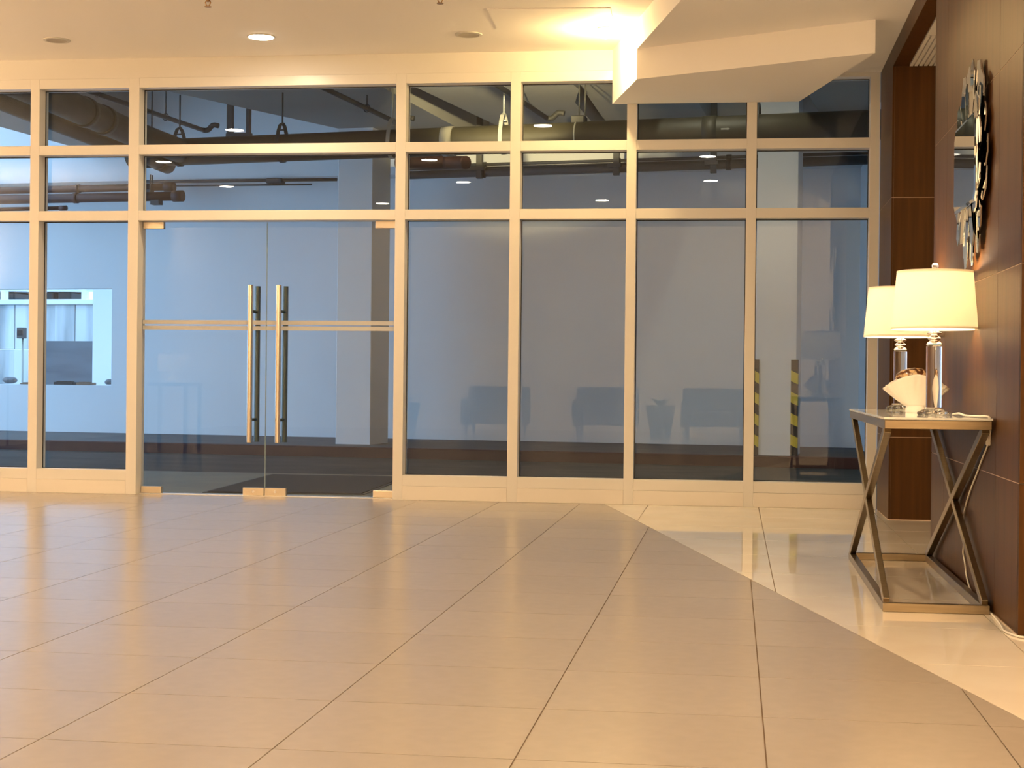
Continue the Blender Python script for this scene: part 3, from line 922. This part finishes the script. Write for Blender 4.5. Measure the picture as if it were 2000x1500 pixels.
for v, z, r, u1, lab in ((7.6, 3.40, 0.048, -8.30, 'upper dark red pipe along the outside wall at left'),
                         (7.55, 3.27, 0.060, -8.15, 'lower dark red pipe along the outside wall at left')):
    t = thing('red_pipe', (-10, v, z), lab, 'pipe', uv=True)
    tube('barrel', [(-13, v, z - 0.0), (-9, v, z), (u1, v, z)], r, m_red, t, uv=True, n=18)
    tube('coupling', [(u1 - 0.12, v, z), (u1 + 0.02, v, z)], r + 0.014, m_red, t, uv=True, n=18)
    tube('coupling', [(-9.72, v, z), (-9.66, v, z)], r + 0.010, m_red, t, uv=True, n=18)
    box('pipe_shoe', u1 - 0.42, u1 - 0.30, v - 0.06, v + 0.06, z - r - 0.05, z - r + 0.01, m_iron, t, uv=True)
    tube('hanger_rod', [(-8.6, v, z), (-8.6, v, 3.56)], 0.01, m_iron, t, uv=True, n=6)
t = thing('red_pipe', (-10.5, 7.5, 3.12), 'short capped red pipe lowest on the outside wall at left', 'pipe', uv=True)
tube('barrel', [(-13, 7.5, 3.135), (-9.86, 7.5, 3.135)], 0.026, m_red, t, uv=True, n=14)
tube('end_cap', [(-9.90, 7.5, 3.135), (-9.80, 7.5, 3.135)], 0.034, m_red, t, uv=True, n=14)
t = thing('wall_conduit', (-7.5, 7.9, 3.5), 'thin dark conduit along the wall left of the column', 'conduit', uv=True)
tube('upper_run', [(-8.9, 7.9, 3.515), (-6.12, 7.9, 3.485)], 0.022, m_iron, t, uv=True, n=10)
tube('lower_run', [(-8.9, 7.88, 3.452), (-6.46, 7.88, 3.425)], 0.011, m_iron, t, uv=True, n=8)
box('junction_box', -7.08, -6.86, 7.82, 7.96, 3.445, 3.515, m_iron, t, uv=True, bevel=0.01)
t = thing('red_pipe', (-4.5, 7.2, 3.55), 'broad brown pipe stub just right of the column', 'pipe', uv=True)
tube('barrel', [(-4.98, 6.95, 3.545), (-4.30, 6.95, 3.545)], 0.075, m_red, t, uv=True, n=18)
tube('elbow', smooth_path([(-4.36, 6.95, 3.545), (-4.20, 6.93, 3.53), (-4.06, 6.85, 3.515)], 3), 0.080, m_red, t, uv=True, n=16)
for v, za, zb, r, lab in ((7.2, 3.425, 3.475, 0.050, 'lower dull grey pipe along the wall, right half'), (7.25, 3.535, 3.565, 0.020, 'upper thin grey pipe along the wall, right half'),
                          (7.25, 3.500, 3.525, 0.013, 'middle thin grey pipe along the wall, right half')):
    t = thing('wall_pipe', (-2, v, za), lab, 'pipe', 'grey pipes along the right of the outside wall', uv=True)
    tube('barrel', [(-5.0, v, za), (0.66, v, zb)], r, m_gpipe, t, uv=True, n=14)
    for u in (-3.95, -2.28, -0.95):
        zz = za + (zb - za) * (u + 5) / 5.6
        tube('pipe_clip', [(u - 0.03, v, zz), (u + 0.03, v, zz)], r + 0.012, m_iron, t, uv=True, n=12)
for u, lab in ((-3.98, 'first strut holding the grey wall pipes, near the column'), (-2.28, 'middle strut holding the grey wall pipes'), (-1.12, 'third strut holding the grey wall pipes')):
    t = thing('pipe_support', (u, 7.2, 3.4), lab, 'bracket', 'struts holding the grey wall pipes', uv=True)
    box('hanger', u - 0.035, u + 0.035, 7.12, 7.18, 3.36, 5.39, m_gpipe, t, uv=True)
    box('saddle', u - 0.10, u + 0.06, 7.10, 7.30, 3.455, 3.50, m_gpipe, t, uv=True)

# floodlight on the outer face of the facade head, out of sight from the lobby
fl = thing('floodlight', (-2.0, 0.27, 3.40), 'small floodlight fixed outside above the facade head', 'lamp')
box('wall_bracket', -2.03, -1.97, 0.251, 0.36, 3.38, 3.42, m_iron, fl)
box('lamp_head', -2.10, -1.90, 0.36, 0.44, 3.36, 3.50, m_iron, fl, bevel=0.01)
box('lens', -2.085, -1.915, 0.441, 0.446, 3.375, 3.485, m_globe, fl)
l = bpy.data.lights.new('floodlight_beam', 'SPOT')
l.energy = FLOOD_W
l.color = (1.0, 0.80, 0.40)
l.spot_size = math.radians(38)
l.spot_blend = 0.6
l.shadow_soft_size = 0.06
lo_ = bpy.data.objects.new('floodlight_beam', l)
COL.objects.link(lo_)
lo_.parent = fl
lo_.location = (0, 0.24, 0.03)
aim = (EU * -2.9 + EN * 4.4 + Vector((0, 0, 4.42))) - Vector((-2.0, 0.51, 3.43))
lo_.rotation_euler = aim.to_track_quat('-Z', 'Y').to_euler()

# unseen batten between two beams, added to brighten the right of the driveway
bt = thing('added_batten', (-0.55, 2.2, 5.2), 'added fill batten between the driveway soffit beams', 'lamp', uv=True)
box('housing', -0.60, -0.50, 1.5, 2.9, 5.22, 5.30, m_white, bt, uv=True, bevel=0.004)
tube('tube_lamp', [(-0.55, 1.52, 5.20), (-0.55, 2.88, 5.20)], 0.014, m_lens, bt, uv=True, n=12)
l = bpy.data.lights.new('added_batten_glow', 'AREA')
l.shape = 'RECTANGLE'
l.size, l.size_y = 0.08, 1.3
l.energy = ADDED_BATTEN_W
l.color = (0.95, 0.95, 0.70)
q = bpy.data.objects.new('added_batten_glow', l)
COL.objects.link(q)
q.parent = bt
q.location = (0, 0, -0.03)

# ------------------------------------------------------------------ beyond the window hole
o = box('ground_outside', -40, 10, 8.65, 40, -0.35, -0.05, m_ground, uv=True)
tag(o, 'bright open ground beyond the window hole', 'ground', kind='structure')
rw = thing('retaining_wall', (-12.5, 12.2, 0), 'streaked concrete retaining wall outside the window hole', 'wall', uv=True)
uu = [-16.2, -15.0, -13.37, -12.62, -12.25, -11.5, -10.2, -8.5]
for i in range(len(uu) - 1):
    box('concrete_panel', uu[i] + 0.006, uu[i + 1] - 0.006, 12.0 + 0.01 * (i % 3), 12.3, 1.33, 2.06, m_ret, rw, uv=True)
    box('concrete_panel', uu[i] + 0.006, uu[i + 1] - 0.006, 12.0 + 0.012 * ((i + 1) % 3), 12.3, -0.1, 1.32, m_ret, rw, uv=True)
box('coping', -16.2, -8.5, 11.95, 12.35, 2.065, 2.15, m_white, rw, uv=True, bevel=0.01)
gr = thing('guard_rail', (-12.5, 12.1, 2.15), 'white guard rail on top of the retaining wall', 'railing', uv=True)
tube('top_rail', [(-16, 12.1, 2.36), (-8.5, 12.1, 2.30)], 0.05, m_white, gr, uv=True, n=14)
for u in (-13.62, -12.12, -10.6):
    box('post', u - 0.05, u + 0.05, 12.05, 12.15, 2.15, 2.34, m_white, gr, uv=True, bevel=0.01)
for k, (u0, u1, lab) in enumerate(((-14.18, -13.87, 'dark blue crate behind the guard rail, left'), (-13.27, -13.13, 'narrow dark crate behind the guard rail, middle'), (-13.04, -12.79, 'dark crate behind the guard rail, right'))):
    t = thing('crate', ((u0 + u1) / 2, 13, 2.1), lab, 'crate', 'dark crates behind the guard rail', uv=True)
    box('crate_body', u0, u1, 12.8, 13.3, 2.0, 2.32, m_black, t, uv=True, bevel=0.02)
    box('crate_lid', u0 - 0.02, u1 + 0.02, 12.78, 13.32, 2.32, 2.35, m_gpipe, t, uv=True, bevel=0.008)
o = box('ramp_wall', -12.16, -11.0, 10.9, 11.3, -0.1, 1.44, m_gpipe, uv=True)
o.data.materials[0] = mat('shadowed_ramp_concrete', (0.20, 0.22, 0.24), 0.9, noise=((0.12, 0.13, 0.15), (0.6, 0.6, 3.5), 4, 0.35, 0.65))  # shade on the ramp side is put into this dark colour
tag(o, 'low ramp wall coloured as in shade outside the window hole', 'wall')
o = boxes('white_pier', [(-10.75, -10.1, 9.9, 10.4, -0.1, 3.6)], m_white, uv=True, bevel=0.01)
tag(o, 'bright white pier at the right of the window hole', 'pier')
mb = thing('meter_box', (-12.3, 10.3, 0), 'small grey box on a thin post outside the window hole', 'box', uv=True)
tube('post', [(-12.225, 10.4, -0.05), (-12.225, 10.4, 1.48)], 0.016, m_galv, mb, uv=True, n=10)
box('box_body', -12.285, -12.165, 10.32, 10.42, 1.466, 1.63, m_gpipe, mb, uv=True, bevel=0.006)
box('box_window', -12.27, -12.18, 10.315, 10.321, 1.51, 1.59, m_black, mb, uv=True)


def lump(u, v, z, sx, sy, sz, m, lab, cat, seed):
    q = random.Random(seed)
    t = bmesh.new()
    bmesh.ops.create_icosphere(t, subdivisions=2, radius=1)
    V = [(u + p.co.x * sx * q.uniform(.8, 1.1), v + p.co.y * sy * q.uniform(.8, 1.1), z + sz + max(-0.9, p.co.z) * sz * q.uniform(.85, 1.0)) for p in t.verts]
    F = [tuple(x.index for x in f.verts) for f in t.faces]
    t.free()
    return tag(part('rubble_lump', V, F, m, uv=True), lab, cat)


lump(-11.25, 8.5, 0.772, 0.12, 0.08, 0.055, m_rock, 'grey rubble lump on the sill at the photo edge', 'stone', 1)
lump(-9.70, 8.5, 0.772, 0.06, 0.07, 0.045, m_rock, 'grey rubble lump at the right end of the sill', 'stone', 2)
for u0, u1, z1, m, lab in ((-11.05, -10.88, 0.80, m_plank, 'short brown offcut on the sill left of the mullion'), (-10.52, -10.22, 0.822, m_black, 'dark plank lying on the sill right of the mullion'),
                           (-10.17, -9.95, 0.815, m_plank, 'brown plank lying near the right end of the sill')):
    p = thing('plank', ((u0 + u1) / 2, 8.5, 0.768), lab, 'plank', uv=True)
    box('board', u0, u1, 8.43, 8.6, 0.770, z1 - 0.012, m, p, uv=True, bevel=0.004)
    box('board', u0 + 0.03, u1 - 0.05, 8.45, 8.57, z1 - 0.012, z1, m, p, uv=True, bevel=0.004)

# ------------------------------------------------------------------ lobby furniture behind the viewer, seen only as reflections in the glass
def armchair(x, y, rz, lab):
    t = thing('armchair', (x, y, 0), lab, 'armchair', 'armchairs behind the viewer')
    box('seat', x - 0.36, x + 0.36, y - 0.32, y + 0.38, 0.20, 0.43, m_uph, t, bevel=0.03)
    box('backrest', x - 0.50, x + 0.50, y - 0.48, y - 0.30, 0.18, 0.80, m_uph, t, bevel=0.03)
    for s in (-1, 1):
        box('armrest', x + s * 0.43 - 0.08, x + s * 0.43 + 0.08, y - 0.32, y + 0.38, 0.18, 0.60, m_uph, t, bevel=0.03)
        for yy in (y - 0.40, y + 0.30):
            lathe('leg', (x + s * 0.42, yy, 0), [(0.018, 0), (0.026, 0.19)], m_leg, t, n=12)
    t.rotation_euler.z = rz
    return t


armchair(-3.75, -13.3, 0, 'dark upholstered armchair behind the viewer, left of three')
armchair(-2.0, -13.4, 0, 'dark upholstered armchair behind the viewer, middle of three')
armchair(-0.3, -13.5, 0, 'dark upholstered armchair behind the viewer, right of three')
for x, y, lab in ((-5.2, -13.2, 'potted plant behind the viewer, left of the armchairs'), (-1.15, -13.7, 'potted plant behind the viewer, between two armchairs')):
    t = thing('potted_plant', (x, y, 0), lab, 'plant', 'plants behind the viewer')
    lathe('pot', (x, y, 0), [(0.15, 0), (0.24, 0.52), (0.22, 0.52), (0.20, 0.46)], m_pot, t, n=28)
    q = random.Random(int(x * 100))
    for k in range(11):
        a = 2 * math.pi * k / 11
        L = q.uniform(0.15, 0.28)
        dx, dy = math.cos(a), math.sin(a)
        V = []
        for tt, wd in ((0, 0.01), (0.35, 0.035), (0.75, 0.03), (1.0, 0.002)):
            px, py, pz = x + dx * L * tt, y + dy * L * tt, 0.47 + L * 1.1 * tt * (1.3 - 0.7 * tt)
            V += [(px - dy * wd, py + dx * wd, pz), (px + dy * wd, py - dx * wd, pz)]
        F = [(0, 1, 3, 2), (2, 3, 5, 4), (4, 5, 7, 6)]
        part('leaf', V, F, m_leaf, t)
sx, sy = -6.66, -6.5
st = thing('side_table', (sx, sy, 0), 'small dark side table beyond the left edge of the photo', 'table')
box('tabletop', sx - 0.28, sx + 0.28, sy - 0.28, sy + 0.28, 0.79, 0.83, m_leg, st, bevel=0.004)
for a in (-1, 1):
    for b in (-1, 1):
        box('leg', sx + a * 0.25 - 0.02, sx + a * 0.25 + 0.02, sy + b * 0.25 - 0.02, sy + b * 0.25 + 0.02, 0, 0.79, m_leg, st)
t = thing('table_lamp', (sx, sy, 0.8305), 'squat table lamp with flared white foot beyond the left edge', 'lamp')
lathe('foot', (sx, sy, 0.8305), [(0.10, 0.0), (0.098, 0.008), (0.055, 0.03), (0.03, 0.07), (0.026, 0.10), (0.012, 0.105), (0.010, 0.15)], m_white, t, n=36)
lathe('shade', (sx, sy, 0.965), [(0.185, 0.0), (0.175, 0.215), (0.1725, 0.215), (0.1825, 0.0), (0.185, 0.0)], m_shade, t, n=48, cap=False)
lathe('bulb', (sx, sy, 1.00), [(0.012, 0.0), (0.014, 0.03), (0.026, 0.055), (0.030, 0.075), (0.022, 0.098), (0.004, 0.105)], m_bulb, t, n=20)
lathe('finial', (sx, sy, 1.18), [(0.004, 0.0), (0.014, 0.014), (0.015, 0.024), (0.003, 0.036)], m_white, t, n=20)
tube('harp', [(sx, sy, 0.97), (sx, sy, 1.185)], 0.002, m_chrome, t, n=6)
point_lamp('table_lamp_light', t, (0, 0, 0.29), LAMP_W * 0.6, 0.028, (1.0, 0.72, 0.42))

# added cove: ceiling step and hidden strip put in to brighten the back wall
cv = thing('added_cove', (-2.8, -13.41, 3.55), 'added warm fill strip washing the wall behind the viewer', 'lamp')
box('strip', XL + 0.3, 3.3, -13.44, -13.402, 3.56, 3.74, m_ring, cv)
l = bpy.data.lights.new('added_cove_strip', 'AREA')
l.shape = 'RECTANGLE'
l.size, l.size_y = 12.0, 0.14
l.energy = ADDED_COVE_W
l.color = WARM
q = bpy.data.objects.new('added_cove_strip', l)
COL.objects.link(q)
q.parent = cv
q.location = (0, -0.05, 0.10)
q.rotation_euler = (math.radians(-62), 0, 0)


def added_uplighter(x, y, lab):  # added out of frame as fill light to brighten the ceiling
    t = thing('added_uplighter', (x, y, 0), lab, 'lamp', 'added fill uplighters out of frame')
    lathe('base', (x, y, 0), [(0.15, 0), (0.15, 0.015), (0.03, 0.03)], m_leg, t, n=28)
    tube('pole', [(x, y, 0.02), (x, y, 1.72)], 0.013, m_leg, t, n=12)
    lathe('bowl', (x, y, 1.70), [(0.02, 0.0), (0.10, 0.02), (0.17, 0.07), (0.20, 0.14), (0.196, 0.14), (0.165, 0.075), (0.095, 0.026), (0.015, 0.006)], m_leg, t, n=36, cap=False)
    area = area_lamp('added_uplighter_light', t, (0, 0, 1.80), ADDED_UPLIGHT_W, 0.12, WARM, math.radians(170))
    area.rotation_euler = (math.pi, 0, 0)


added_uplighter(-8.6, -2.0, 'added tall fill uplighter beyond the left edge, nearest the glazing')
added_uplighter(-8.8, -6.6, 'added tall fill uplighter beyond the left edge, mid lobby')
added_uplighter(2.9, -9.6, 'added tall fill uplighter right of the viewer, beyond the wood partition')
added_uplighter(2.9, -13.5, 'added tall fill uplighter in the far right lobby corner')
